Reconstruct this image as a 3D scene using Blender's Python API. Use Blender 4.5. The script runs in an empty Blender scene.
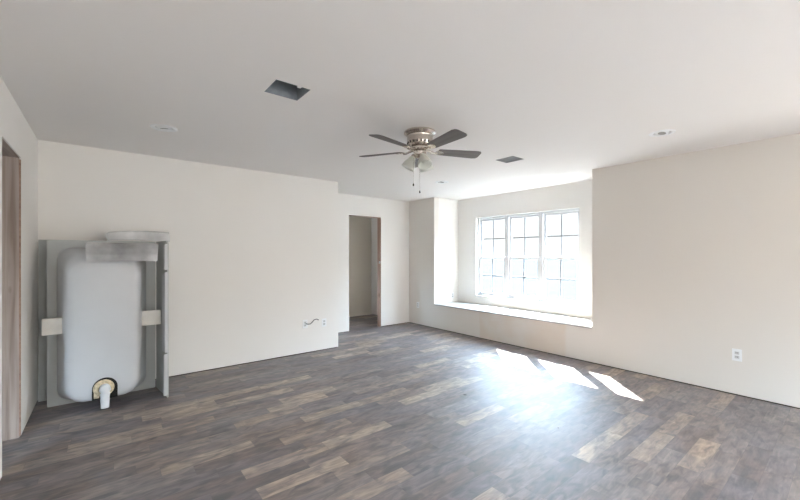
import bpy, bmesh, math, random
from mathutils import Vector, Matrix
random.seed(7)
S = bpy.context.scene
PI = math.pi

# ---------------------------------------------------------------- camera
cam_d = bpy.data.cameras.new('camera')
cam = bpy.data.objects.new('camera', cam_d)
S.collection.objects.link(cam)
cam.location = (0, 0, 1.363)
cam.rotation_euler = (PI/2, 0, math.radians(-38.79))
cam_d.sensor_width = 36
cam_d.lens = 367/800*36
cam_d.shift_y = 5/800
cam_d.clip_start = 0.05
S.camera = cam

# ---------------------------------------------------------------- world, sun, exposure
w = bpy.data.worlds.new('sky'); S.world = w; w.use_nodes = True
bg = w.node_tree.nodes['Background']
# hazy midday sky: pale near the horizon, much brighter higher up
_n, _l = w.node_tree.nodes, w.node_tree.links
_tc = _n.new('ShaderNodeTexCoord'); _sp = _n.new('ShaderNodeSeparateXYZ'); _l.new(_tc.outputs['Generated'], _sp.inputs[0])
_mr = _n.new('ShaderNodeMapRange'); _mr.interpolation_type = 'SMOOTHSTEP'; _l.new(_sp.outputs['Z'], _mr.inputs['Value'])
_mr.inputs['From Min'].default_value = .08; _mr.inputs['From Max'].default_value = .50
_mr.inputs['To Min'].default_value = 0.35; _mr.inputs['To Max'].default_value = 12.5
_l.new(_mr.outputs['Result'], bg.inputs['Strength'])
_cr = _n.new('ShaderNodeValToRGB'); _l.new(_sp.outputs['Z'], _cr.inputs['Fac']); _l.new(_cr.outputs['Color'], bg.inputs['Color'])
_cr.color_ramp.elements[0].position = .05; _cr.color_ramp.elements[0].color = (.97, .99, 1, 1)
_cr.color_ramp.elements[1].position = .35; _cr.color_ramp.elements[1].color = (.62, .80, 1, 1)
sun_d = bpy.data.lights.new('sun', 'SUN'); sun_d.energy = 23; sun_d.angle = math.radians(0.6)
sun_d.color = (1.0, 0.93, 0.84)
sun = bpy.data.objects.new('sun', sun_d); S.collection.objects.link(sun)
sun.location = (12, 12, 12)
sun.rotation_euler = Vector((-.825, -.83, -1)).to_track_quat('-Z', 'Y').to_euler()
# unseen fill lamps, added at the window openings behind the camera
for _x, _y, _e, _r in ((1.0, -2.80, 19, 0), (3.3, -2.80, 9, 0), (4.98, -1.70, 22, PI/2)):
    _d = bpy.data.lights.new('window_daylight', 'AREA'); _d.shape = 'RECTANGLE'; _d.size = 1.35 if _r == 0 else .9; _d.size_y = 1.15
    _d.energy = _e; _d.color = (1.0, .89, .78)
    _o = bpy.data.objects.new('window_daylight', _d); S.collection.objects.link(_o)
    _o.location = (_x, _y, 1.5); _o.rotation_euler = (PI/2, 0, _r)
S.view_settings.view_transform = 'Standard'
S.view_settings.look = 'None'
S.view_settings.gamma = 1
S.view_settings.use_curve_mapping = False
S.view_settings.exposure = 1.85

# ---------------------------------------------------------------- materials
def new_mat(name):
    m = bpy.data.materials.new(name); m.use_nodes = True
    nt = m.node_tree
    return m, nt, nt.nodes['Principled BSDF']
def simple(name, col, rough=.6, metal=0, bump=0, bscale=40, var=0, vscale=3, spec=.5):
    m, nt, b = new_mat(name)
    b.inputs['Base Color'].default_value = (*col, 1)
    b.inputs['Roughness'].default_value = rough
    b.inputs['Metallic'].default_value = metal
    b.inputs['Specular IOR Level'].default_value = spec
    tc = nt.nodes.new('ShaderNodeTexCoord')
    if var:
        n = nt.nodes.new('ShaderNodeTexNoise'); n.inputs['Scale'].default_value = vscale
        n.inputs['Detail'].default_value = 4
        nt.links.new(tc.outputs['Object'], n.inputs['Vector'])
        r = nt.nodes.new('ShaderNodeValToRGB')
        r.color_ramp.elements[0].position = .3; r.color_ramp.elements[1].position = .7
        r.color_ramp.elements[0].color = (*[c*(1-var) for c in col], 1)
        r.color_ramp.elements[1].color = (*[min(1, c*(1+var)) for c in col], 1)
        nt.links.new(n.outputs['Fac'], r.inputs['Fac']); nt.links.new(r.outputs['Color'], b.inputs['Base Color'])
    if bump:
        n = nt.nodes.new('ShaderNodeTexNoise'); n.inputs['Scale'].default_value = bscale
        nt.links.new(tc.outputs['Object'], n.inputs['Vector'])
        bp = nt.nodes.new('ShaderNodeBump'); bp.inputs['Strength'].default_value = bump; bp.inputs['Distance'].default_value = .01
        nt.links.new(n.outputs['Fac'], bp.inputs['Height']); nt.links.new(bp.outputs['Normal'], b.inputs['Normal'])
    return m

M = {}
M['wall'] = simple('primed_drywall', (.82, .795, .765), .62, bump=.05, bscale=6, var=.012, vscale=1.2, spec=.3)
M['wall_cool'] = M['wall']
M['seat'] = simple('dusty_seat_board', (.50, .485, .46), .75, var=.16, vscale=5)
M['closet'] = simple('closet_drywall', (.78, .70, .59), .8, var=.01)
M['trimwhite'] = simple('white_vinyl', (.66, .67, .69), .4)
M['plate'] = simple('white_plastic', (.85, .86, .87), .3)
M['grille'] = simple('grey_white_grille', (.30, .31, .33), .4)
M['recept'] = simple('receptacle_plastic', (.62, .62, .62), .35)
M['dark'] = simple('dark_gap', (.05, .04, .035), .9)
M['nickel'] = simple('brushed_nickel', (.62, .57, .52), .24, metal=1, var=.05, vscale=30)
M['duct'] = simple('duct_metal', (.28, .31, .34), .5, metal=.3, var=.2, vscale=12)
M['grey_grille'] = simple('grey_metal', (.42, .42, .42), .5, metal=.2, var=.1)
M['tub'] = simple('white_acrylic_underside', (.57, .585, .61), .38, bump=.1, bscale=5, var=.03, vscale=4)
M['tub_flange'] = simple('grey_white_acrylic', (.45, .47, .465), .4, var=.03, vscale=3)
M['board'] = simple('painted_board', (.78, .76, .71), .7, var=.04, vscale=20)
M['pvc'] = simple('white_pvc', (.78, .80, .83), .3)
M['black'] = simple('black_void', (.012, .012, .012), .9)
M['cable'] = simple('grey_cable', (.10, .10, .11), .6)
M['lens'] = simple('lamp_face', (.30, .30, .29), .5)
M['ground'] = simple('pale_dirt', (.026, .027, .028), .95, var=.12, vscale=.4, spec=0)

# ceiling: trowelled, slightly uneven texture
def ceiling_mat():
    m, nt, b = new_mat('trowelled_ceiling')
    b.inputs['Base Color'].default_value = (.86, .835, .815, 1); b.inputs['Roughness'].default_value = .8
    b.inputs['Specular IOR Level'].default_value = .2
    tc = nt.nodes.new('ShaderNodeTexCoord'); mp = nt.nodes.new('ShaderNodeMapping')
    mp.inputs['Rotation'].default_value = (0, 0, .5); mp.inputs['Scale'].default_value = (.9, 2.4, 1)
    nt.links.new(tc.outputs['Object'], mp.inputs['Vector'])
    n = nt.nodes.new('ShaderNodeTexNoise'); n.inputs['Scale'].default_value = 1.9; n.inputs['Detail'].default_value = 3
    n.inputs['Distortion'].default_value = .6
    nt.links.new(mp.outputs['Vector'], n.inputs['Vector'])
    bp = nt.nodes.new('ShaderNodeBump'); bp.inputs['Strength'].default_value = .22; bp.inputs['Distance'].default_value = .03
    nt.links.new(n.outputs['Fac'], bp.inputs['Height']); nt.links.new(bp.outputs['Normal'], b.inputs['Normal'])
    return m
M['ceiling'] = ceiling_mat()

# right wall: primer with an unpainted warm patch under the window seat
def patch_wall_mat():
    m, nt, b = new_mat('patched_drywall')
    b.inputs['Roughness'].default_value = .62; b.inputs['Specular IOR Level'].default_value = .3
    tc = nt.nodes.new('ShaderNodeTexCoord'); sp = nt.nodes.new('ShaderNodeSeparateXYZ')
    nt.links.new(tc.outputs['Object'], sp.inputs['Vector'])
    n = nt.nodes.new('ShaderNodeTexNoise'); n.inputs['Scale'].default_value = 2.2; n.inputs['Detail'].default_value = 3
    nt.links.new(tc.outputs['Object'], n.inputs['Vector'])
    def math_(op, a, bb, c=None):
        q = nt.nodes.new('ShaderNodeMath'); q.operation = op
        for i, v in enumerate((a, bb, c)):
            if v is None: continue
            if isinstance(v, (int, float)): q.inputs[i].default_value = v
            else: nt.links.new(v, q.inputs[i])
        return q.outputs[0]
    def step(v, a, bb):
        q = nt.nodes.new('ShaderNodeMapRange'); q.interpolation_type = 'SMOOTHSTEP'
        nt.links.new(v, q.inputs['Value']); q.inputs['From Min'].default_value = a; q.inputs['From Max'].default_value = bb
        return q.outputs['Result']
    yy = math_('ADD', sp.outputs['Y'], math_('MULTIPLY', n.outputs['Fac'], .08))
    k = math_('MULTIPLY', step(yy, 2.44, 2.50), step(yy, 3.92, 3.89))
    k = math_('MULTIPLY', k, step(sp.outputs['Z'], .46, .42))
    k = math_('MULTIPLY', k, step(n.outputs['Fac'], .25, .6))
    mx = nt.nodes.new('ShaderNodeMix'); mx.data_type = 'RGBA'
    nt.links.new(k, mx.inputs['Factor'])
    mx.inputs['A'].default_value = (.745, .705, .655, 1); mx.inputs['B'].default_value = (.72, .64, .56, 1)
    nt.links.new(mx.outputs['Result'], b.inputs['Base Color'])
    return m
M['wall_right'] = patch_wall_mat()

# floor: printed vinyl planks running along X
def floor_mat():
    m, nt, b = new_mat('plank_vinyl')
    L = nt.links.new
    tc = nt.nodes.new('ShaderNodeTexCoord'); sp = nt.nodes.new('ShaderNodeSeparateXYZ'); L(tc.outputs['Object'], sp.inputs['Vector'])
    def mth(op, a, bb=None):
        q = nt.nodes.new('ShaderNodeMath'); q.operation = op
        for i, v in enumerate((a, bb)):
            if v is None: continue
            if isinstance(v, (int, float)): q.inputs[i].default_value = v
            else: L(v, q.inputs[i])
        return q.outputs[0]
    PW, PL = .122, .56
    yr = mth('DIVIDE', sp.outputs['Y'], PW); row = mth('FLOOR', yr); fy = mth('FRACT', yr)
    wn = nt.nodes.new('ShaderNodeTexWhiteNoise'); wn.noise_dimensions = '1D'; L(row, wn.inputs['W'])
    xs = mth('ADD', mth('DIVIDE', sp.outputs['X'], PL), mth('MULTIPLY', wn.outputs['Value'], 7.0))
    col = mth('FLOOR', xs); fx = mth('FRACT', xs)
    cb = nt.nodes.new('ShaderNodeCombineXYZ'); L(row, cb.inputs['X']); L(col, cb.inputs['Y'])
    w2 = nt.nodes.new('ShaderNodeTexWhiteNoise'); w2.noise_dimensions = '2D'; L(cb.outputs['Vector'], w2.inputs['Vector'])
    # plank base tones
    r = nt.nodes.new('ShaderNodeValToRGB'); r.color_ramp.interpolation = 'LINEAR'
    tones = [(0, (.105, .076, .068)), (.18, (.135, .102, .094)), (.36, (.125, .106, .112)), (.55, (.175, .130, .108)),
             (.74, (.170, .146, .142)), (.86, (.25, .188, .147)), (1, (.35, .275, .215))]
    e = r.color_ramp.elements
    e[0].position, e[0].color = 0, (*tones[0][1], 1); e[1].position, e[1].color = 1, (*tones[-1][1], 1)
    for p, c in tones[1:-1]:
        q = e.new(p); q.color = (*c, 1)
    L(w2.outputs['Value'], r.inputs['Fac'])
    # grain, offset per plank
    def grain(scale, sx, sy, detail, dist=0):
        off = nt.nodes.new('ShaderNodeVectorMath'); off.operation = 'MULTIPLY_ADD'
        L(w2.outputs['Color'], off.inputs[0]); off.inputs[1].default_value = (9, 9, 9)
        L(tc.outputs['Object'], off.inputs[2])
        mp = nt.nodes.new('ShaderNodeMapping'); mp.inputs['Scale'].default_value = (sx, sy, 1); L(off.outputs[0], mp.inputs['Vector'])
        n = nt.nodes.new('ShaderNodeTexNoise'); n.inputs['Scale'].default_value = scale; n.inputs['Detail'].default_value = detail
        n.inputs['Distortion'].default_value = dist
        L(mp.outputs['Vector'], n.inputs['Vector']); return n.outputs['Fac']
    g1 = grain(1, 9, 90, 5); g2 = grain(1, 7, 19, 7, .8)
    def mixc(kind, fac, A, B):
        q = nt.nodes.new('ShaderNodeMix'); q.data_type = 'RGBA'; q.blend_type = kind
        if isinstance(fac, (int, float)): q.inputs['Factor'].default_value = fac
        else: L(fac, q.inputs['Factor'])
        for nm, v in (('A', A), ('B', B)):
            if isinstance(v, tuple): q.inputs[nm].default_value = v
            else: L(v, q.inputs[nm])
        return q.outputs['Result']
    def ramp(v, a, bb, ca, cbb):
        q = nt.nodes.new('ShaderNodeValToRGB'); q.color_ramp.elements[0].position = a; q.color_ramp.elements[1].position = bb
        q.color_ramp.elements[0].color = (*ca, 1); q.color_ramp.elements[1].color = (*cbb, 1); L(v, q.inputs['Fac']); return q.outputs['Color']
    c = mixc('MULTIPLY', 1.0, r.outputs['Color'], ramp(g1, .3, .7, (.82,)*3, (1.18,)*3))
    c = mixc('MULTIPLY', 1.0, c, ramp(g2, .3, .7, (.42, .42, .47), (1.62, 1.53, 1.43)))
    # seams
    ey = mth('LESS_THAN', mth('MINIMUM', fy, mth('SUBTRACT', 1.0, fy)), .012)
    ex = mth('LESS_THAN', mth('MINIMUM', fx, mth('SUBTRACT', 1.0, fx)), .0025)
    seam = mth('MULTIPLY', mth('MAXIMUM', ey, ex), .35)
    c = mixc('MIX', seam, c, (.05, .04, .038, 1))
    # dusty film (construction, swept in arcs), tinted bluish to paint in reflected window haze
    mp = nt.nodes.new('ShaderNodeMapping'); mp.inputs['Scale'].default_value = (1.2, 2.2, 1); L(tc.outputs['Object'], mp.inputs['Vector'])
    dn = nt.nodes.new('ShaderNodeTexNoise'); dn.inputs['Scale'].default_value = 1.3; dn.inputs['Detail'].default_value = 5; dn.inputs['Distortion'].default_value = 1.5
    L(mp.outputs['Vector'], dn.inputs['Vector'])
    dust_haze = nt.nodes.new('ShaderNodeMapRange'); L(dn.outputs['Fac'], dust_haze.inputs['Value'])
    dust_haze.inputs['From Min'].default_value = .3; dust_haze.inputs['From Max'].default_value = .75
    dust_haze.inputs['To Min'].default_value = .06; dust_haze.inputs['To Max'].default_value = .26
    c = mixc('MIX', dust_haze.outputs['Result'], c, (.37, .40, .46, 1))
    L(c, b.inputs['Base Color'])
    rr = nt.nodes.new('ShaderNodeMapRange'); L(dn.outputs['Fac'], rr.inputs['Value'])
    rr.inputs['To Min'].default_value = .44; rr.inputs['To Max'].default_value = .55
    L(rr.outputs['Result'], b.inputs['Roughness'])
    b.inputs['Specular IOR Level'].default_value = .92
    bp = nt.nodes.new('ShaderNodeBump'); bp.inputs['Strength'].default_value = .12; bp.inputs['Distance'].default_value = .003
    L(g1, bp.inputs['Height']); L(bp.outputs['Normal'], b.inputs['Normal'])
    return m
M['floor'] = floor_mat()

# rough framing lumber: grain along Z
def lumber_mat(name, a, bcol, axis='z'):
    m, nt, b = new_mat(name); L = nt.links.new
    tc = nt.nodes.new('ShaderNodeTexCoord'); mp = nt.nodes.new('ShaderNodeMapping')
    mp.inputs['Scale'].default_value = (26, 26, 1.3) if axis == 'z' else (26, 1.3, 26) if axis == 'y' else (1.3, 26, 26)
    L(tc.outputs['Object'], mp.inputs['Vector'])
    n = nt.nodes.new('ShaderNodeTexNoise'); n.inputs['Scale'].default_value = 1; n.inputs['Detail'].default_value = 6; n.inputs['Distortion'].default_value = .5
    L(mp.outputs['Vector'], n.inputs['Vector'])
    r = nt.nodes.new('ShaderNodeValToRGB'); r.color_ramp.elements[0].position = .3; r.color_ramp.elements[1].position = .72
    r.color_ramp.elements[0].color = (*a, 1); r.color_ramp.elements[1].color = (*bcol, 1); L(n.outputs['Fac'], r.inputs['Fac'])
    v = nt.nodes.new('ShaderNodeTexVoronoi'); v.inputs['Scale'].default_value = 1
    mp2 = nt.nodes.new('ShaderNodeMapping'); mp2.inputs['Scale'].default_value = (9, 9, 3.1); mp2.inputs['Location'].default_value = (.3, .2, .6)
    L(tc.outputs['Object'], mp2.inputs['Vector']); L(mp2.outputs['Vector'], v.inputs['Vector'])
    k = nt.nodes.new('ShaderNodeMapRange'); L(v.outputs['Distance'], k.inputs['Value']); k.inputs['From Min'].default_value = .10; k.inputs['From Max'].default_value = .19
    k.inputs['To Min'].default_value = .75; k.inputs['To Max'].default_value = 0
    mx = nt.nodes.new('ShaderNodeMix'); mx.data_type = 'RGBA'; L(k.outputs['Result'], mx.inputs['Factor'])
    L(r.outputs['Color'], mx.inputs['A']); mx.inputs['B'].default_value = (.10, .055, .035, 1)
    L(mx.outputs['Result'], b.inputs['Base Color']); b.inputs['Roughness'].default_value = .85
    return m
M['stud'] = lumber_mat('weathered_stud', (.27, .205, .175), (.50, .42, .375))
M['stud_y'] = lumber_mat('weathered_header', (.28, .21, .18), (.48, .40, .35), 'y')
M['stud_pink'] = lumber_mat('pine_stud', (.33, .19, .14), (.58, .42, .34))
M['stud_pink_x'] = lumber_mat('pine_header', (.36, .26, .20), (.58, .46, .38), 'x')
M['osb_edge'] = simple('raw_drywall_edge', (.36, .23, .18), .9, var=.25, vscale=35)
M['blade'] = lumber_mat('grey_brown_blade', (.15, .138, .134), (.22, .205, .20), 'x')
M['foam'] = simple('yellow_foam', (.62, .52, .36), .85, bump=.6, bscale=60, var=.3, vscale=45)

def galv():
    m, nt, b = new_mat('galvanised_sheet'); L = nt.links.new
    tc = nt.nodes.new('ShaderNodeTexCoord'); mp = nt.nodes.new('ShaderNodeMapping'); mp.inputs['Scale'].default_value = (2.6, 2, 2.2)
    L(tc.outputs['Object'], mp.inputs['Vector'])
    n = nt.nodes.new('ShaderNodeTexNoise'); n.inputs['Scale'].default_value = 1.5; n.inputs['Detail'].default_value = 4
    L(mp.outputs['Vector'], n.inputs['Vector'])
    r = nt.nodes.new('ShaderNodeValToRGB'); r.color_ramp.elements[0].position = .32; r.color_ramp.elements[1].position = .66
    r.color_ramp.elements[0].color = (.30, .30, .31, 1); r.color_ramp.elements[1].color = (.66, .67, .68, 1)
    L(n.outputs['Fac'], r.inputs['Fac']); L(r.outputs['Color'], b.inputs['Base Color'])
    b.inputs['Metallic'].default_value = .35; b.inputs['Roughness'].default_value = .5
    return m
M['galv'] = galv()

def frosted():
    m, nt, b = new_mat('frosted_glass'); L = nt.links.new
    nt.nodes.remove(b); out = nt.nodes['Material Output']
    d = nt.nodes.new('ShaderNodeBsdfDiffuse'); d.inputs['Color'].default_value = (.80, .81, .77, 1)
    t = nt.nodes.new('ShaderNodeBsdfTranslucent'); t.inputs['Color'].default_value = (.92, .93, .89, 1)
    g = nt.nodes.new('ShaderNodeBsdfGlossy'); g.inputs['Roughness'].default_value = .25
    m1 = nt.nodes.new('ShaderNodeMixShader'); m1.inputs[0].default_value = .5
    m2 = nt.nodes.new('ShaderNodeMixShader'); m2.inputs[0].default_value = .07
    L(d.outputs[0], m1.inputs[1]); L(t.outputs[0], m1.inputs[2]); L(m1.outputs[0], m2.inputs[1]); L(g.outputs[0], m2.inputs[2])
    L(m2.outputs[0], out.inputs['Surface']); return m
M['frost'] = frosted()
def pane():
    m, nt, b = new_mat('window_glass'); L = nt.links.new
    nt.nodes.remove(b); out = nt.nodes['Material Output']
    t = nt.nodes.new('ShaderNodeBsdfTransparent'); t.inputs['Color'].default_value = (.95, .97, .97, 1)
    g = nt.nodes.new('ShaderNodeBsdfGlossy'); g.inputs['Roughness'].default_value = .02
    mx = nt.nodes.new('ShaderNodeMixShader'); mx.inputs[0].default_value = .02; L(t.outputs[0], mx.inputs[1]); L(g.outputs[0], mx.inputs[2])
    L(mx.outputs[0], out.inputs['Surface']); return m
M['glass'] = pane()

# ---------------------------------------------------------------- mesh helpers
def finish(name, bm, mat, parent=None, loc=(0, 0, 0), smooth=False, bevel=0, normals=True):
    if normals: bmesh.ops.recalc_face_normals(bm, faces=bm.faces)
    me = bpy.data.meshes.new(name); bm.to_mesh(me); bm.free()
    if smooth:
        for p in me.polygons: p.use_smooth = True
    o = bpy.data.objects.new(name, me); S.collection.objects.link(o)
    o.location = loc; me.materials.append(mat)
    if parent: o.parent = parent
    if bevel:
        md = o.modifiers.new('bevel', 'BEVEL'); md.width = bevel; md.segments = 2; md.limit_method = 'ANGLE'
    if smooth:
        md = o.modifiers.new('ws', 'WEIGHTED_NORMAL') if False else None
    return o
def box(bm, x0, x1, y0, y1, z0, z1, mtx=None):
    vs = [bm.verts.new((x, y, z)) for x in (x0, x1) for y in (y0, y1) for z in (z0, z1)]
    if mtx is not None:
        for v in vs: v.co = mtx @ v.co
    for f in ((0, 1, 3, 2), (4, 6, 7, 5), (0, 4, 5, 1), (2, 3, 7, 6), (0, 2, 6, 4), (1, 5, 7, 3)):
        bm.faces.new([vs[i] for i in f])
    return vs
def plate(axis, t0, t1, u0, u1, v0, v1, holes=()):
    """slab with rectangular holes; axis x: u=y v=z / y: u=x v=z / z: u=x v=y"""
    bm = bmesh.new()
    us = sorted({u0, u1, *[h[0] for h in holes if u0 < h[0] < u1], *[h[1] for h in holes if u0 < h[1] < u1]})
    vs = sorted({v0, v1, *[h[2] for h in holes if v0 < h[2] < v1], *[h[3] for h in holes if v0 < h[3] < v1]})
    nu, nv = len(us)-1, len(vs)-1
    def solid(i, j):
        if not (0 <= i < nu and 0 <= j < nv): return False
        cu, cv = (us[i]+us[i+1])/2, (vs[j]+vs[j+1])/2
        return not any(h[0] < cu < h[1] and h[2] < cv < h[3] for h in holes)
    cache = {}
    def V(t, i, j):
        k = (t, i, j)
        if k not in cache:
            T = (t0, t1)[t]; u, v = us[i], vs[j]
            cache[k] = bm.verts.new({'x': (T, u, v), 'y': (u, T, v), 'z': (u, v, T)}[axis])
        return cache[k]
    for i in range(nu):
        for j in range(nv):
            if not solid(i, j): continue
            for t in (0, 1): bm.faces.new([V(t, i, j), V(t, i+1, j), V(t, i+1, j+1), V(t, i, j+1)])
            for (di, dj, a, b_) in ((-1, 0, (i, j), (i, j+1)), (1, 0, (i+1, j), (i+1, j+1)), (0, -1, (i, j), (i+1, j)), (0, 1, (i, j+1), (i+1, j+1))):
                if not solid(i+di, j+dj): bm.faces.new([V(0, *a), V(0, *b_), V(1, *b_), V(1, *a)])
    return bm
def lathe(prof, n=32, mtx=None, bm=None, cap=True):
    bm = bm or bmesh.new(); rings = []
    for r, z in prof:
        if r < 1e-6: rings.append([bm.verts.new((0, 0, z))]); continue
        rings.append([bm.verts.new((r*math.cos(2*PI*i/n), r*math.sin(2*PI*i/n), z)) for i in range(n)])
    for a, b_ in zip(rings, rings[1:]):
        for i in range(n):
            j = (i+1) % n
            if len(a) == 1 and len(b_) == 1: continue
            if len(a) == 1: bm.faces.new([a[0], b_[i], b_[j]])
            elif len(b_) == 1: bm.faces.new([a[i], a[j], b_[0]])
            else: bm.faces.new([a[i], a[j], b_[j], b_[i]])
    if mtx is not None:
        for rg in rings:
            for v in rg: v.co = mtx @ v.co
    return bm
def tube(pts, r, n=10, bm=None, cap=True):
    bm = bm or bmesh.new(); pts = [Vector(p) for p in pts]; rings = []
    up = Vector((0, 0, 1))
    for i, p in enumerate(pts):
        d = (pts[min(i+1, len(pts)-1)]-pts[max(i-1, 0)]).normalized()
        ref = up if abs(d.dot(up)) < .95 else Vector((1, 0, 0))
        a = d.cross(ref).normalized(); b_ = d.cross(a)
        rr = r[i] if isinstance(r, (list, tuple)) else r
        rings.append([bm.verts.new(p+rr*(math.cos(2*PI*k/n)*a+math.sin(2*PI*k/n)*b_)) for k in range(n)])
    for a, b_ in zip(rings, rings[1:]):
        for k in range(n): bm.faces.new([a[k], a[(k+1) % n], b_[(k+1) % n], b_[k]])
    if cap: bm.faces.new(rings[0]); bm.faces.new(rings[-1])
    return bm
def rrect(hw0, hw1, z0, z1, r, n=8):
    """rounded rectangle loop in (x,z)"""
    pts = []
    for cx, cz, a0 in ((hw1-r, z1-r, 0), (hw0+r, z1-r, PI/2), (hw0+r, z0+r, PI), (hw1-r, z0+r, 1.5*PI)):
        for k in range(n+1):
            a = a0+PI/2*k/n; pts.append((cx+r*math.cos(a), cz+r*math.sin(a)))
    return pts
def tag(o, label=None, cat=None, group=None, kind=None):
    if label: o['label'] = label
    if cat: o['category'] = cat
    if group: o['group'] = group
    if kind: o['kind'] = kind
    return o
def struct(name, bm, mat, parent=None, **kw):
    o = finish(name, bm, mat, parent, **kw)
    if parent is None: o['kind'] = 'structure'
    return o
def empty(name, loc, label=None, cat=None, group=None, rot=(0, 0, 0)):
    o = bpy.data.objects.new(name, None); S.collection.objects.link(o)
    o.empty_display_size = .1; o.location = loc; o.rotation_euler = rot
    return tag(o, label, cat, group)
def copy_tree(o, parent=None):
    c = o.copy(); S.collection.objects.link(c); c.parent = parent
    for ch in list(o.children): copy_tree(ch, c)
    return c

# ---------------------------------------------------------------- the setting
H = 2.44; GAP = .012
XR, XL, YA, YB = 4.78, -.49, 4.79, 5.65
YREAR = -2.6
struct('floor', plate('z', -.12, 0, -2.1, 5.60, YREAR-.15, 7.15), M['floor'])
CANS = [(.39, 3.68), (3.832, 1.076), (3.875, 3.832)]
ch = [(x-.068, x+.068, y-.068, y+.068) for x, y in CANS]
HOLE1 = (.818, 1.046, 2.230, 2.448); HOLE2 = (3.452, 3.670, 2.338, 2.570)
struct('ceiling', plate('z', H, H+.10, -2.1, 5.75, YREAR-.15, 7.15, ch+[HOLE1, HOLE2]), M['ceiling'])

D1 = (3.268, 3.918, 0, 2.09)          # opening in the left wall
struct('wall_left', plate('x', XL-.115, XL, YREAR, 4.905, GAP, H, [D1]), M['wall'])
struct('wall_back', plate('y', YA, YA+.115, XL, 2.68, GAP, H), M['wall'])
struct('wall_back_return', plate('x', 2.565, 2.68, YA+.115, YB+.115, GAP, H), M['wall'])
D2 = (3.379, 4.079, 0, 2.075)
struct('wall_doorway', plate('y', YB, YB+.115, 2.68, XR, GAP, H, [D2]), M['wall'])
AY0, AY1, AX = 2.087, 4.93, 5.435
struct('wall_right', plate('x', XR, XR+.115, YREAR, 7.0, GAP, H, [(AY0, AY1, .43, H), (-2.15, -1.25, .9, 2.1)]), M['wall_right'])
struct('wall_alcove_near', plate('y', AY0-.115, AY0, XR+.115, AX, 0, H), M['wall'])
struct('wall_alcove_far', plate('y', AY1, AY1+.115, XR+.115, AX, 0, H), M['wall'])
WY0, WY1, WZ0, WZ1 = 2.553, 4.485, .607, 2.062
struct('wall_alcove_window', plate('x', AX, AX+.15, AY0-.115, AY1+.115, 0, H, [(WY0, WY1, WZ0, WZ1)]), M['wall'])
struct('trim_window_seat', plate('z', .43, .452, XR-.004, AX-.003, AY0+.003, AY1-.004), M['seat'], bevel=.003)
RW = [(.3, 1.7, .9, 2.1), (2.6, 4.0, .9, 2.1)]
struct('wall_rear', plate('y', YREAR-.15, YREAR, -2.1, 5.6, 0, H, RW), M['wall'])
bm = bmesh.new()
box(bm, -2.2, 5.75, YREAR-.2, 7.2, 2.80, 2.90); struct('roof', bm, M['dark'])  # unseen lid and sides, added to keep sky light out of ceiling holes
for nm, a in (('wall_attic_left', (-2.2, -2.1, YREAR-.2, 7.2)), ('wall_attic_right', (5.65, 5.75, YREAR-.2, 7.2)),
              ('wall_attic_rear', (-2.1, 5.65, YREAR-.2, YREAR-.1)), ('wall_attic_back', (-2.1, 5.65, 7.1, 7.2))):
    bm = bmesh.new(); box(bm, *a, H+.10, 2.80); struct(nm, bm, M['dark'])
# dark gap and sole plates under the hung drywall
for nm, a in (('trim_gap_back', (XL+.0, 2.67, YA+.012, YA+.10)), ('trim_gap_doorway_left', (2.68, 3.36, YB+.012, YB+.10)),
              ('trim_gap_doorway_right', (4.10, XR+.01, YB+.012, YB+.10)), ('trim_gap_right', (XR+.012, XR+.10, YREAR, 5.65)),
              ('trim_gap_left_near', (XL-.10, XL-.012, YREAR, 3.25)), ('trim_gap_left_far', (XL-.10, XL-.012, 3.94, 4.79))):
    bm = bmesh.new(); box(bm, *a, 0, GAP-.001); struct(nm, bm, M['dark'])
# closets seen through the two openings
struct('wall_closet_back', plate('y', 7.0, 7.1, 2.45, 4.90, 0, H), M['closet'])
struct('wall_closet_left', plate('x', 2.45, 2.56, 5.77, 7.0, 0, H, [(6.0, 6.8, 1.0, 2.0)]), M['closet'])
struct('wall_side_room_far', plate('y', 4.91, 5.0, -2.05, -.6, 0, H), M['closet'])
struct('wall_side_room_left', plate('x', -2.1, -2.0, YREAR, 4.91, 0, H, [(.5, 2.0, .9, 2.1)]), M['closet'])

# door openings: rough studs and headers, no doors hung
d1 = empty('door_1', (XL-.0575, 3.6, 0)); d1['kind'] = 'structure'
def part_box(name, parent, mat, x0, x1, y0, y1, z0, z1, bevel=0):
    L0 = parent.location; bm = bmesh.new()
    box(bm, x0-L0[0], x1-L0[0], y0-L0[1], y1-L0[1], z0-L0[2], z1-L0[2])
    return finish(name, bm, mat, parent, bevel=bevel)
part_box('jamb_stud', d1, M['stud'], XL-.112, XL-.008, 3.914, 3.919, 0, 2.087)
part_box('jamb_stud', d1, M['stud'], XL-.112, XL-.008, 3.267, 3.272, 0, 2.087)
part_box('header', d1, M['stud_y'], XL-.112, XL-.008, 3.268, 3.918, 2.087, 2.091)
def ragged_edge(parent, x, y0, z0, z1, dx, dy):
    bm = bmesh.new(); n = 60; L0 = parent.location
    prev = None
    for i in range(n+1):
        z = z0+(z1-z0)*i/n; e = random.uniform(0, .007)
        q = [bm.verts.new((x-L0[0], y0-L0[1], z)), bm.verts.new((x+dx-L0[0], y0-L0[1], z)),
             bm.verts.new((x+dx-L0[0], y0-dy-e-L0[1], z)), bm.verts.new((x-L0[0], y0-dy-e-L0[1], z))]
        if prev:
            for k in range(4): bm.faces.new([prev[k], prev[(k+1) % 4], q[(k+1) % 4], q[k]])
        else: bm.faces.new(q)
        prev = q
    bm.faces.new(prev)
    return finish('drywall_edge', bm, M['osb_edge'], parent)
ragged_edge(d1, XL-.009, 3.9185, .013, 2.075, .009, .006)
d2 = empty('door_2', (3.73, YB+.0575, 0)); d2['kind'] = 'structure'
part_box('jamb_stud', d2, M['stud_pink'], 4.075, 4.080, YB+.014, YB+.113, 0, 2.074)
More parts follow.
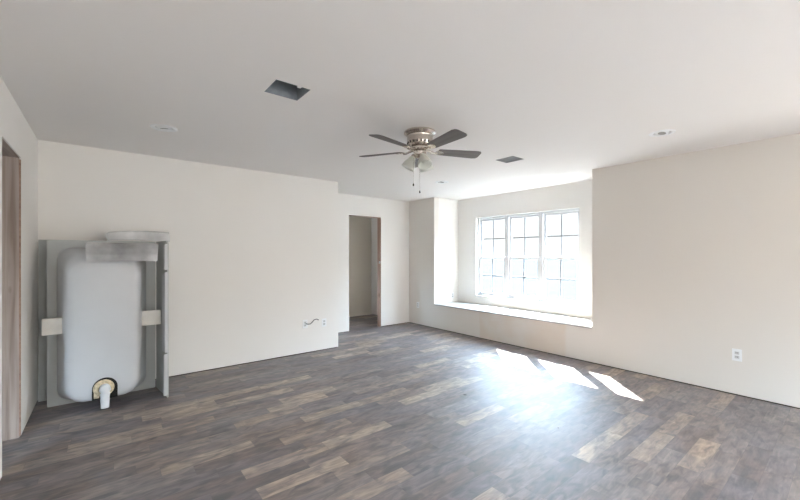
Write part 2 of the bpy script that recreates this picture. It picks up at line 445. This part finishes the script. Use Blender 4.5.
part_box('jamb_stud', d2, M['stud_pink'], 3.378, 3.383, YB+.014, YB+.113, 0, 2.074)
part_box('header', d2, M['stud_pink_x'], 3.379, 4.079, YB+.014, YB+.113, 2.071, 2.076)
part_box('drywall_edge', d2, M['osb_edge'], 4.0745, 4.0795, YB+.001, YB+.014, GAP, 2.05)
part_box('drywall_edge', d2, M['osb_edge'], 3.384, 4.0745, YB+.001, YB+.014, 2.071, 2.0755)
part_box('strike_block', d2, M['plate'], 4.066, 4.075, YB+.02, YB+.05, 1.20, 1.245)

# ---------------------------------------------------------------- window: three single-hung units with grilles
def make_window(name, origin, Y0, Y1, Z0, Z1, units, xg):
    """wall in a plane of constant x; glass around xg; coordinates relative to origin"""
    w_ = empty(name, origin); w_['kind'] = 'structure'
    ox, oy, oz = origin
    def pb(nm, mat, x0, x1, y0, y1, z0, z1, parent=None, bevel=.003):
        bm = bmesh.new(); box(bm, x0-ox, x1-ox, y0-oy, y1-oy, z0-oz, z1-oz)
        return finish(nm, bm, mat, parent or w_, bevel=bevel)
    def frame(nm, mat, x0, x1, y0, y1, z0, z1, t, parent=None, tb=None):
        tb = tb or t
        bm = plate('x', x0-ox, x1-ox, y0-oy, y1-oy, z0-oz, z1-oz, [(y0+t-oy, y1-t-oy, z0+tb-oz, z1-t-oz)])
        return finish(nm, bm, mat, parent or w_, bevel=.003)
    uw = (Y1-Y0)/units
    for i in range(units):
        a, b_ = Y0+i*uw+.001, Y0+(i+1)*uw-.001
        frame('unit_frame', M['trimwhite'], xg-.045, xg+.05, a, b_, Z0, Z1, .032)
        zm = (Z0+Z1)/2-.025
        for (x0, x1, z0, z1) in ((xg+.005, xg+.035, zm-.02, Z1-.032), (xg-.030, xg+.0, Z0+.032, zm+.02)):
            sa, sb = a+.034, b_-.034
            f = frame('sash', M['trimwhite'], x0, x1, sa, sb, z0, z1, .034)
            xm = (x0+x1)/2
            pb('pane', M['glass'], xm-.002, xm+.002, sa+.034, sb-.034, z0+.034, z1-.034, f, 0)
            ym, zc = (sa+sb)/2, (z0+z1)/2
            bm = bmesh.new()
            box(bm, xm-.007-ox, xm+.007-ox, ym-.010-oy, ym+.010-oy, z0+.03-oz, z1-.03-oz)
            box(bm, xm-.0065-ox, xm+.0065-ox, sa+.03-oy, sb-.03-oy, zc-.010-oz, zc+.010-oz)
            finish('grille', bm, M['grille'], f)
    return w_, pb
w1, pb = make_window('window_1', (AX, (WY0+WY1)/2, WZ0), WY0, WY1, WZ0, WZ1, 3, AX+.095)
pb('stool', M['trimwhite'], AX-.014, AX+.02, WY0-.02, WY1+.02, WZ0-.012, WZ0+.002)
def make_unseen_window(name, axis, t0, t1, u0, u1, v0, v1):  # windows out of view, added to let more daylight in
    w_ = empty(name, (0, 0, 0)); w_['kind'] = 'structure'
    tm = (t0+t1)/2
    finish('frame', plate(axis, tm-.03, tm+.03, u0, u1, v0, v1, [(u0+.05, u1-.05, v0+.05, (v0+v1)/2-.02), (u0+.05, u1-.05, (v0+v1)/2+.02, v1-.05)]), M['trimwhite'], w_)
    finish('pane', plate(axis, tm-.002, tm+.002, u0+.05, u1-.05, v0+.05, v1-.05), M['glass'], w_)
for i, r in enumerate(RW): make_unseen_window('window_%d' % (i+2), 'y', YREAR-.15, YREAR, *r)  # unseen rear pair, added to admit sky light
make_unseen_window('window_4', 'x', -2.1, -2.0, .5, 2.0, .9, 2.1)
make_unseen_window('window_6', 'x', XR, XR+.115, -2.15, -1.25, .9, 2.1)
make_unseen_window('window_5', 'x', 2.45, 2.56, 6.0, 6.8, 1.0, 2.0)

bm = bmesh.new(); box(bm, -60, 400, -200, 200, -.6, -.5); struct('ground', bm, M['ground'])

# ---------------------------------------------------------------- bathtub standing on its drain end in the corner
TX, TY = .0, 4.53
tub = empty('bathtub', (TX, TY, 0), 'white bathtub stood upright on its end, underside and drain facing the room', 'bathtub')
# basin: lofted rounded sections from the rim plane towards the room
secs = [(-.340, .330, .030, 1.435, .10, .012), (-.338, .326, .040, 1.430, .12, -.005), (-.334, .320, .048, 1.420, .13, -.06),
        (-.324, .309, .058, 1.402, .14, -.15), (-.308, .294, .070, 1.380, .14, -.25), (-.292, .280, .084, 1.350, .14, -.32),
        (-.274, .263, .098, 1.322, .13, -.352), (-.252, .241, .118, 1.292, .12, -.369), (-.212, .204, .155, 1.245, .10, -.376),
        (-.15, .145, .21, 1.19, .07, -.380)]
bm = bmesh.new(); rings = []
for a, b_, z0, z1, r, y in secs:
    rings.append([bm.verts.new((x*(1-(.16*max(0, (.75-z)/.75)**2+.11*max(0, (z-.75)/.65)**2)*min(1, -y/.2 if y < 0 else 0)), y, z)) for x, z in rrect(a, b_, z0, z1, r, 10)])
for A, B in zip(rings, rings[1:]):
    n = len(A)
    for i in range(n): bm.faces.new([A[i], A[(i+1) % n], B[(i+1) % n], B[i]])
bm.faces.new(rings[-1])
basin = finish('basin', bm, M['tub'], tub, smooth=True)
# rim flange with an opening for the basin, lips turned back towards the wall
bm = bmesh.new()
outer = rrect(-.405, .405, 0.0, 1.50, .012, 10); inner = rrect(-.335, .325, .034, 1.43, .10, 10)
def ring_at(loop, y): return [bm.verts.new((x, y, z)) for x, z in loop]
o1, i1, o2, i2, o3 = ring_at(outer, 0), ring_at(inner, 0), ring_at(outer, .05), ring_at(inner, .014), ring_at(rrect(-.397, .397, .008, 1.492, .010, 10), .05)
o4 = ring_at(rrect(-.397, .397, .008, 1.492, .010, 10), .014)
for A, B in ((o1, i1), (o1, o2), (o2, o3), (o3, o4), (o4, i2), (i1, i2)):
    n = len(A)
    for i in range(n): bm.faces.new([A[i], A[(i+1) % n], B[(i+1) % n], B[i]])
finish('rim', bm, M['tub_flange'], tub)
# apron (front skirt) standing out from the right edge, with stepped inner lip
bm = bmesh.new()
prof = [(0, 0), (-.40, 0), (-.40, .40), (-.40, .46), (-.40, 1.20), (-.40, 1.475), (-.36, 1.50), (0, 1.50)]
va = [bm.verts.new((.412+.05*(-y/.40), y, z)) for y, z in prof]; vb = [bm.verts.new((.420+.055*(-y/.40), y, z)) for y, z in prof]
bm.faces.new(va); bm.faces.new(vb[::-1]); n = len(va)
for i in range(n): bm.faces.new([va[i], vb[i], vb[(i+1) % n], va[(i+1) % n]])
ap = finish('apron', bm, M['tub_flange'], tub)
bm = bmesh.new()
for y0, y1, z0, z1, t in ((-.405, -.345, 1.22, 1.47, .022), (-.405, -.30, .43, 1.20, .018), (-.405, -.365, .02, .42, .026)):
    q0, q1 = .412-.05*y0/.4, .412-.05*y1/.4
    vs = [bm.verts.new(p) for p in ((q0-t, y0, z0), (q1-t, y1, z0), (q1, y1, z0), (q0+.005, y0, z0), (q0-t, y0, z1), (q1-t, y1, z1-.03), (q1, y1, z1-.03), (q0+.005, y0, z1))]
    for f in ((0, 1, 2, 3), (4, 7, 6, 5), (0, 4, 5, 1), (1, 5, 6, 2), (2, 6, 7, 3), (3, 7, 4, 0)): bm.faces.new([vs[i] for i in f])
finish('apron_lip', bm, M['tub'], ap, bevel=.004)
# support board crossing behind the basin
for x0, x1 in ((-.416, -.275), (.262, .428)):
    bm = bmesh.new(); box(bm, x0, x1, -.235, -.195, .682, .822); tag(finish('support_board', bm, M['board'], tub, bevel=.004), 'cream painted wooden board end')
# drain: black plate painted as shade of the arched cut-out, foam ring, white pipe
dr = empty('drain', (0, -.386, 0)); dr.parent = tub
def arch(hw, ztop, z0, y0, y1, cx=0, n=24):
    bm = bmesh.new(); pts = [(cx+hw, z0)]
    zc = ztop-hw
    for k in range(n+1):
        a = PI*k/n; pts.append((cx+hw*math.cos(a), zc+hw*math.sin(a)))
    pts.append((cx-hw, z0))
    A = [bm.verts.new((x, y0, z)) for x, z in pts]; B = [bm.verts.new((x, y1, z)) for x, z in pts]
    bm.faces.new(A); bm.faces.new(B[::-1]); m = len(A)
    for i in range(m): bm.faces.new([A[i], A[(i+1) % m], B[(i+1) % m], B[i]])
    return bm
tag(finish('drain_cutout', arch(.088, .283, .10, -.006, .02), M['black'], dr), 'black arched opening')
bm = bmesh.new()
Rm = Matrix.Translation((-.008, -.004, .197)) @ Matrix.Rotation(PI/2, 4, 'X')
lathe([(.034, 0), (.070, 0), (.074, .006), (.066, .016), (.040, .020), (.034, .012), (.034, 0)], 28, Rm, bm)
box(bm, -.076, -.040, -.014, -.002, .118, .185)
tag(finish('foam_collar', bm, M['foam'], dr, smooth=False), 'yellowed foam collar')
pts = [(0, -.004, .200), (0, -.03, .200), (0, -.048, .197), (0, -.062, .187), (0, -.070, .170), (0, -.072, .14), (0, -.072, .06), (0, -.072, .045)]
bm = tube(pts, [.038, .038, .040, .040, .037, .032, .030, .030], 20)
lathe([(0.0, .046), (.022, .046), (.036, .040), (.038, .030), (.038, 0)], 24, Matrix.Translation((0, -.03, .200)) @ Matrix.Rotation(PI/2, 4, 'X'), bm)
tag(finish('drain_pipe', bm, M['pvc'], dr, smooth=True), 'white plastic elbow pipe')

# sheet leaning on the wall behind the tub
bm = bmesh.new(); box(bm, 0, .62, 0, .008, 0, 1.505)
p = finish('wall_panel', bm, M['tub_flange'], None, loc=(XL+.006, YA-.045, 0.002), bevel=.002)
p.rotation_euler = (math.radians(-1.2), 0, 0)
tag(p, 'thin pale grey panel leaning on the wall in the corner behind the bathtub', 'panel')

# galvanised strips on top
def strip(name, pts0, pts1, th, label, nx=24, wav=.003, arc=0):
    """surface between two edge polylines (bottom, top) interpolated, solidified"""
    bm = bmesh.new(); rows = []
    for e in range(len(pts0)):
        A, B = Vector(pts0[e]), Vector(pts1[e])
        rows.append([bm.verts.new(A.lerp(B, i/nx)+Vector((0, 0, wav*math.sin(i*.9+e)+arc*math.sin(PI*i/nx)))) for i in range(nx+1)])
    for a, b_ in zip(rows, rows[1:]):
        for i in range(nx): bm.faces.new([a[i], a[i+1], b_[i+1], b_[i]])
    o = finish(name, bm, M['galv'], None)
    md = o.modifiers.new('thick', 'SOLIDIFY'); md.thickness = th
    return tag(o, label, 'sheet metal')
strip('sheet_metal_strip', [(-.125, 4.26, 1.472), (-.132, 4.215, 1.455), (-.133, 4.185, 1.42), (-.130, 4.155, 1.365), (-.122, 4.135, 1.306)],
      [(.408, 4.26, 1.474), (.402, 4.215, 1.457), (.396, 4.185, 1.42), (.390, 4.155, 1.365), (.386, 4.135, 1.306)], .0012,
      'curved galvanised metal sheet lying over the upper end of the bathtub basin', wav=.0005)
strip('sheet_metal_strip', [(.02, 4.555, 1.501), (.010, 4.553, 1.535), (.012, 4.553, 1.575), (.035, 4.558, 1.588)],
      [(.535, 4.555, 1.501), (.535, 4.553, 1.545), (.530, 4.553, 1.588), (.525, 4.558, 1.602)], .0012,
      'narrow galvanised metal strip standing on the bathtub rim, highest piece by the wall', wav=.0005, arc=.012)

# ---------------------------------------------------------------- ceiling fan
FX, FY, BZ = 2.148, 2.395, 2.276
fan = empty('ceiling_fan', (FX, FY, H), 'brushed nickel ceiling fan with five dark blades and frosted glass lamp shades', 'ceiling fan')
def fz(z): return z-H
finish('canopy', lathe([(0, fz(H-.001)), (.134, fz(H-.001)), (.140, fz(2.432)), (.140, fz(2.424)), (.128, fz(2.416)), (.118, fz(2.408)), (0, fz(2.408))], 48), M['nickel'], fan, smooth=False)
finish('motor_housing', lathe([(0, fz(2.409)), (.110, fz(2.409)), (.114, fz(2.40)), (.112, fz(2.39)), (.112, fz(2.345)), (.106, fz(2.325)), (.092, fz(2.312)), (0, fz(2.312))], 48), M['nickel'], fan)
bm = lathe([(0, fz(2.312)), (.070, fz(2.312)), (.078, fz(2.300)), (.078, fz(2.285)), (.066, fz(2.276)), (0, fz(2.276))], 40)
finish('flywheel', bm, M['nickel'], fan)
finish('switch_housing', lathe([(0, fz(2.277)), (.052, fz(2.277)), (.056, fz(2.262)), (.052, fz(2.235)), (.038, fz(2.222)), (.016, fz(2.214)), (0, fz(2.212))], 36), M['nickel'], fan, smooth=True)
# vents in the housing
for k in range(20):
    bm = bmesh.new()
    box(bm, .1085, .1135, -.006, .006, fz(2.326), fz(2.346), Matrix.Rotation(2*PI*k/20, 4, 'Z'))
    finish('vent_slot', bm, M['dark'], fan)
def blade_bm():
    bm = bmesh.new(); r0, r1 = .165, .570
    out = [(r0, -.040), (r0+.012, -.050)]
    out += [(r1-.045, -.068), (r1-.012, -.060), (r1, -.040)]
    out += [(r1, .040), (r1-.012, .060), (r1-.045, .068), (r0+.012, .050), (r0, .040)]
    A = [bm.verts.new((x, y, .003)) for x, y in out]; B = [bm.verts.new((x, y, -.003)) for x, y in out]
    bm.faces.new(A); bm.faces.new(B[::-1]); n = len(A)
    for i in range(n): bm.faces.new([A[i], A[(i+1) % n], B[(i+1) % n], B[i]])
    return bm
def iron_bm():
    bm = tube([(.070, 0, .006), (.10, 0, -.004), (.13, 0, -.014), (.155, 0, -.012)], [.012, .010, .010, .011], 10)
    pts = [(.145, -.018), (.165, -.034), (.200, -.030), (.222, -.010), (.226, 0), (.222, .010), (.200, .030), (.165, .034), (.145, .018)]
    A = [bm.verts.new((x, y, -.004)) for x, y in pts]; B = [bm.verts.new((x, y, -.010)) for x, y in pts]
    bm.faces.new(A); bm.faces.new(B[::-1]); n = len(A)
    for i in range(n): bm.faces.new([A[i], A[(i+1) % n], B[(i+1) % n], B[i]])
    for sx, sy in ((.172, .017), (.172, -.017), (.208, 0)):
        lathe([(0, -.013), (.004, -.012), (.005, -.010)], 8, Matrix.Translation((sx, sy, 0)), bm)
    return bm
bl = finish('blade', blade_bm(), M['blade'], fan, bevel=.0015)
ir = finish('blade_bracket', iron_bm(), M['nickel'], fan, bevel=.001)
for k, ang in enumerate((48, 121, 189.5, 261.5, 336)):
    for src in (bl, ir):
        o = src if k == 0 else src.copy()
        if k: S.collection.objects.link(o); o.parent = fan
        o.location = (0, 0, fz(BZ)); o.rotation_mode = 'XYZ'
        o.rotation_euler = (Matrix.Rotation(math.radians(ang), 3, 'Z') @ Matrix.Rotation(math.radians(-12), 3, 'X')).to_euler()
# three frosted bell shades on short arms
def shade_bm():
    prof = [(.020, 0), (.026, -.006), (.030, -.020), (.038, -.040), (.050, -.062), (.056, -.084), (.060, -.104), (.061, -.112)]
    inner = [(r-.003, z) for r, z in prof[::-1]]
    return lathe(prof+inner+[prof[0]], 32)
sh = finish('lamp_shade', shade_bm(), M['frost'], fan, smooth=True)
bm = lathe([(0, .020), (.012, .019), (.020, .012), (.024, .0), (.024, -.010), (.0, -.010)], 24)
tube([(-.0, 0, .015), (-.006, 0, .03), (-.03, 0, .045)], .008, 10, bm)
so = finish('lamp_holder', bm, M['nickel'], fan, smooth=True)
bu = finish('bulb', lathe([(0, -.012), (.012, -.014), (.012, -.028), (.022, -.048), (.026, -.062), (.022, -.076), (.010, -.085), (0, -.087)], 20), M['frost'], sh, smooth=True)
for k, ang in enumerate((252, 132, 12)):
    d = math.radians(ang); base = Vector((.058*math.cos(d), .058*math.sin(d), fz(2.225)))
    rot = (Matrix.Rotation(d, 3, 'Z') @ Matrix.Rotation(math.radians(-27), 3, 'Y')).to_euler()
    for src in (sh, so):
        if k == 0: o = src
        else:
            o = src.copy(); S.collection.objects.link(o); o.parent = fan
            for c in src.children:
                cc = c.copy(); S.collection.objects.link(cc); cc.parent = o
        o.location = base; o.rotation_euler = rot
# pull chains
for (x, y, zb) in ((-.066, .010, 1.962), (-.024, -.026, 1.900)):
    bm = bmesh.new(); z = 2.235
    tube([(x, y, fz(2.24)), (x, y, fz(zb+.02))], .0013, 6, bm)
    while z > zb+.025:
        bmesh.ops.create_icosphere(bm, subdivisions=1, radius=.0022, matrix=Matrix.Translation((x, y, fz(z)))); z -= .008
    c = finish('pull_chain', bm, M['nickel'], fan)
    finish('chain_pull', lathe([(0, fz(zb+.024)), (.003, fz(zb+.022)), (.007, fz(zb+.008)), (.006, fz(zb)), (0, fz(zb-.002))], 14, Matrix.Translation((x, y, 0))), M['dark'], c, smooth=True)

# ---------------------------------------------------------------- recessed lights
def make_can(loc, label, tilt_dir):
    t = empty('recessed_light', (*loc, H), label, 'ceiling light', 'recessed lights in the ceiling')
    finish('trim_ring', lathe([(.064, .0), (.066, -.002), (.082, -.007), (.097, -.004), (.100, -.0005), (.100, 0), (.064, 0)], 48), M['plate'], t, smooth=True)
    finish('housing', lathe([(.064, -.002), (.064, .06), (.03, .075), (0, .076)], 40), M['plate'], t, smooth=False)
    g = finish('lamp', lathe([(.0, -.006), (.036, -.006), (.044, -.004), (.052, .004), (.056, .018), (.056, .03), (0, .03)], 40), M['plate'], t, smooth=False)
    l = finish('lamp_face', lathe([(0, -.0065), (.030, -.0065), (.034, -.005), (.034, -.003)], 32), M['lens'], g)
    g.rotation_euler = (.20*math.sin(tilt_dir), .20*math.cos(tilt_dir), 0); g.location = (0, 0, .002)
    return t
make_can(CANS[0], 'round white recessed ceiling light above the corner with the bathtub', 2.2)
make_can(CANS[1], 'round white recessed ceiling light near the plain right wall', .5)
make_can(CANS[2], 'small far recessed ceiling light between the fan and the window alcove', .5)

# ---------------------------------------------------------------- open duct boots in the ceiling
def duct(h, depth, label, mat, neck):
    cx, cy = (h[0]+h[1])/2, (h[2]+h[3])/2; hw, hh = (h[1]-h[0])/2-.002, (h[3]-h[2])/2-.002
    t = empty('duct_boot', (cx, cy, H), label, 'ceiling duct', 'open ducts in the ceiling')
    bm = bmesh.new()
    a = [bm.verts.new(p) for p in ((-hw, -hh, .0), (hw, -hh, .0), (hw, hh, .0), (-hw, hh, .0))]
    b_ = [bm.verts.new(p) for p in ((-hw, -hh, depth), (hw, -hh, depth), (hw, hh, depth), (-hw, hh, depth))]
    for i in range(4): bm.faces.new([a[i], a[(i+1) % 4], b_[(i+1) % 4], b_[i]])
    bm.faces.new(b_)
    o = finish('sleeve', bm, mat, t, normals=True)
    md = o.modifiers.new('t', 'SOLIDIFY'); md.thickness = .0015; md.offset = 1
    if neck:
        finish('round_collar', lathe([(.082, depth-.03), (.082, depth-.002), (.078, depth-.002), (.078, depth-.03), (.082, depth-.03)], 32), mat, t)
    return t, hw, hh
t, hw, hh = duct(HOLE1, .20, 'dark empty square duct hole in the ceiling left of the fan', M['duct'], True)
bm = bmesh.new(); box(bm, hw-.085, hw-.06, -hh-.002, -hh+.018, -.002, .003); finish('mounting_tab', bm, M['plate'], t)
t, hw, hh = duct(HOLE2, .07, 'square grey duct opening with fins in the ceiling between fan and window', M['grey_grille'], False)
bm = bmesh.new()
for k in range(9):
    y = -hh+.02+k*(2*hh-.04)/8
    box(bm, -hw, hw, y-.001, y+.001, .01, .03)
finish('damper_blades', bm, M['grey_grille'], t)

# ---------------------------------------------------------------- outlets
def make_outlet(loc, rz, label):
    """front faces local -Y"""
    t = empty('electrical_outlet', loc, label, 'outlet', 'outlets on the walls', (0, 0, rz))
    bm = bmesh.new(); box(bm, -.036, .036, -.006, -.0005, -.058, .058); finish('cover_plate', bm, M['plate'], t, bevel=.002)
    for z in (-.020, .020):
        bm = bmesh.new(); box(bm, -.017, .017, -.008, -.005, z-.014, z+.014); r = finish('receptacle', bm, M['recept'], t, bevel=.002)
        bm = bmesh.new()
        for x in (-.006, .006): box(bm, x-.0015, x+.0015, -.0086, -.0075, z-.003, z+.007)
        finish('slots', bm, M['dark'], r)
    return t
def copy_outlet(src, loc, rz, label):
    c = copy_tree(src); c.location = loc; c.rotation_euler = (0, 0, rz); c['label'] = label; return c
# local -Y faces room; wall A faces -Y -> rz 0 ; wall B faces -X -> rz -90
o0 = make_outlet((XR, .727, .393), -PI/2, 'white duplex outlet low on the plain right wall, nearest the camera')
copy_outlet(o0, (XR, 5.384, .385), -PI/2, 'white outlet on the narrow wall between the doorway corner and the window alcove')
copy_outlet(o0, (5.27, AY1, .58), 0, 'white outlet inside the window alcove just above the seat')
copy_outlet(o0, (2.45, YA, .394), 0, 'white outlet nearest the outer corner of the left wall, without cable')
o = copy_outlet(o0, (2.161, YA, .407), 0, 'white wall plate left of its neighbour with a grey cable coming out')
bm = tube([(2.165, YA-.010, .412), (2.19, YA-.03, .405), (2.225, YA-.035, .405), (2.25, YA-.035, .425), (2.28, YA-.035, .455), (2.32, YA-.03, .462), (2.355, YA-.02, .445)], .006, 8)
tag(finish('cable', bm, M['cable'], None, smooth=True), 'short grey cable stub curling out of a wall plate', 'cable')

# ---------------------------------------------------------------- small debris on the floor
def chip(loc, rz, s, label):
    bm = bmesh.new(); vs = box(bm, -s, s, -s*.35, s*.35, 0, s*.35)
    for v in vs: v.co += Vector((random.uniform(-1, 1), random.uniform(-1, 1), 0))*s*.25
    o = finish('wood_chip', bm, M['dark'], None, loc=loc); o.rotation_euler = (0, 0, rz)
    tag(o, label, 'debris', 'debris on the floor')
chip((2.732, 2.388, 0), 2.4, .014, 'small dark chip lying in the middle of the floor, the bigger one')
chip((2.782, 1.474, 0), .6, .007, 'tiny dark speck on the floor nearer the camera')
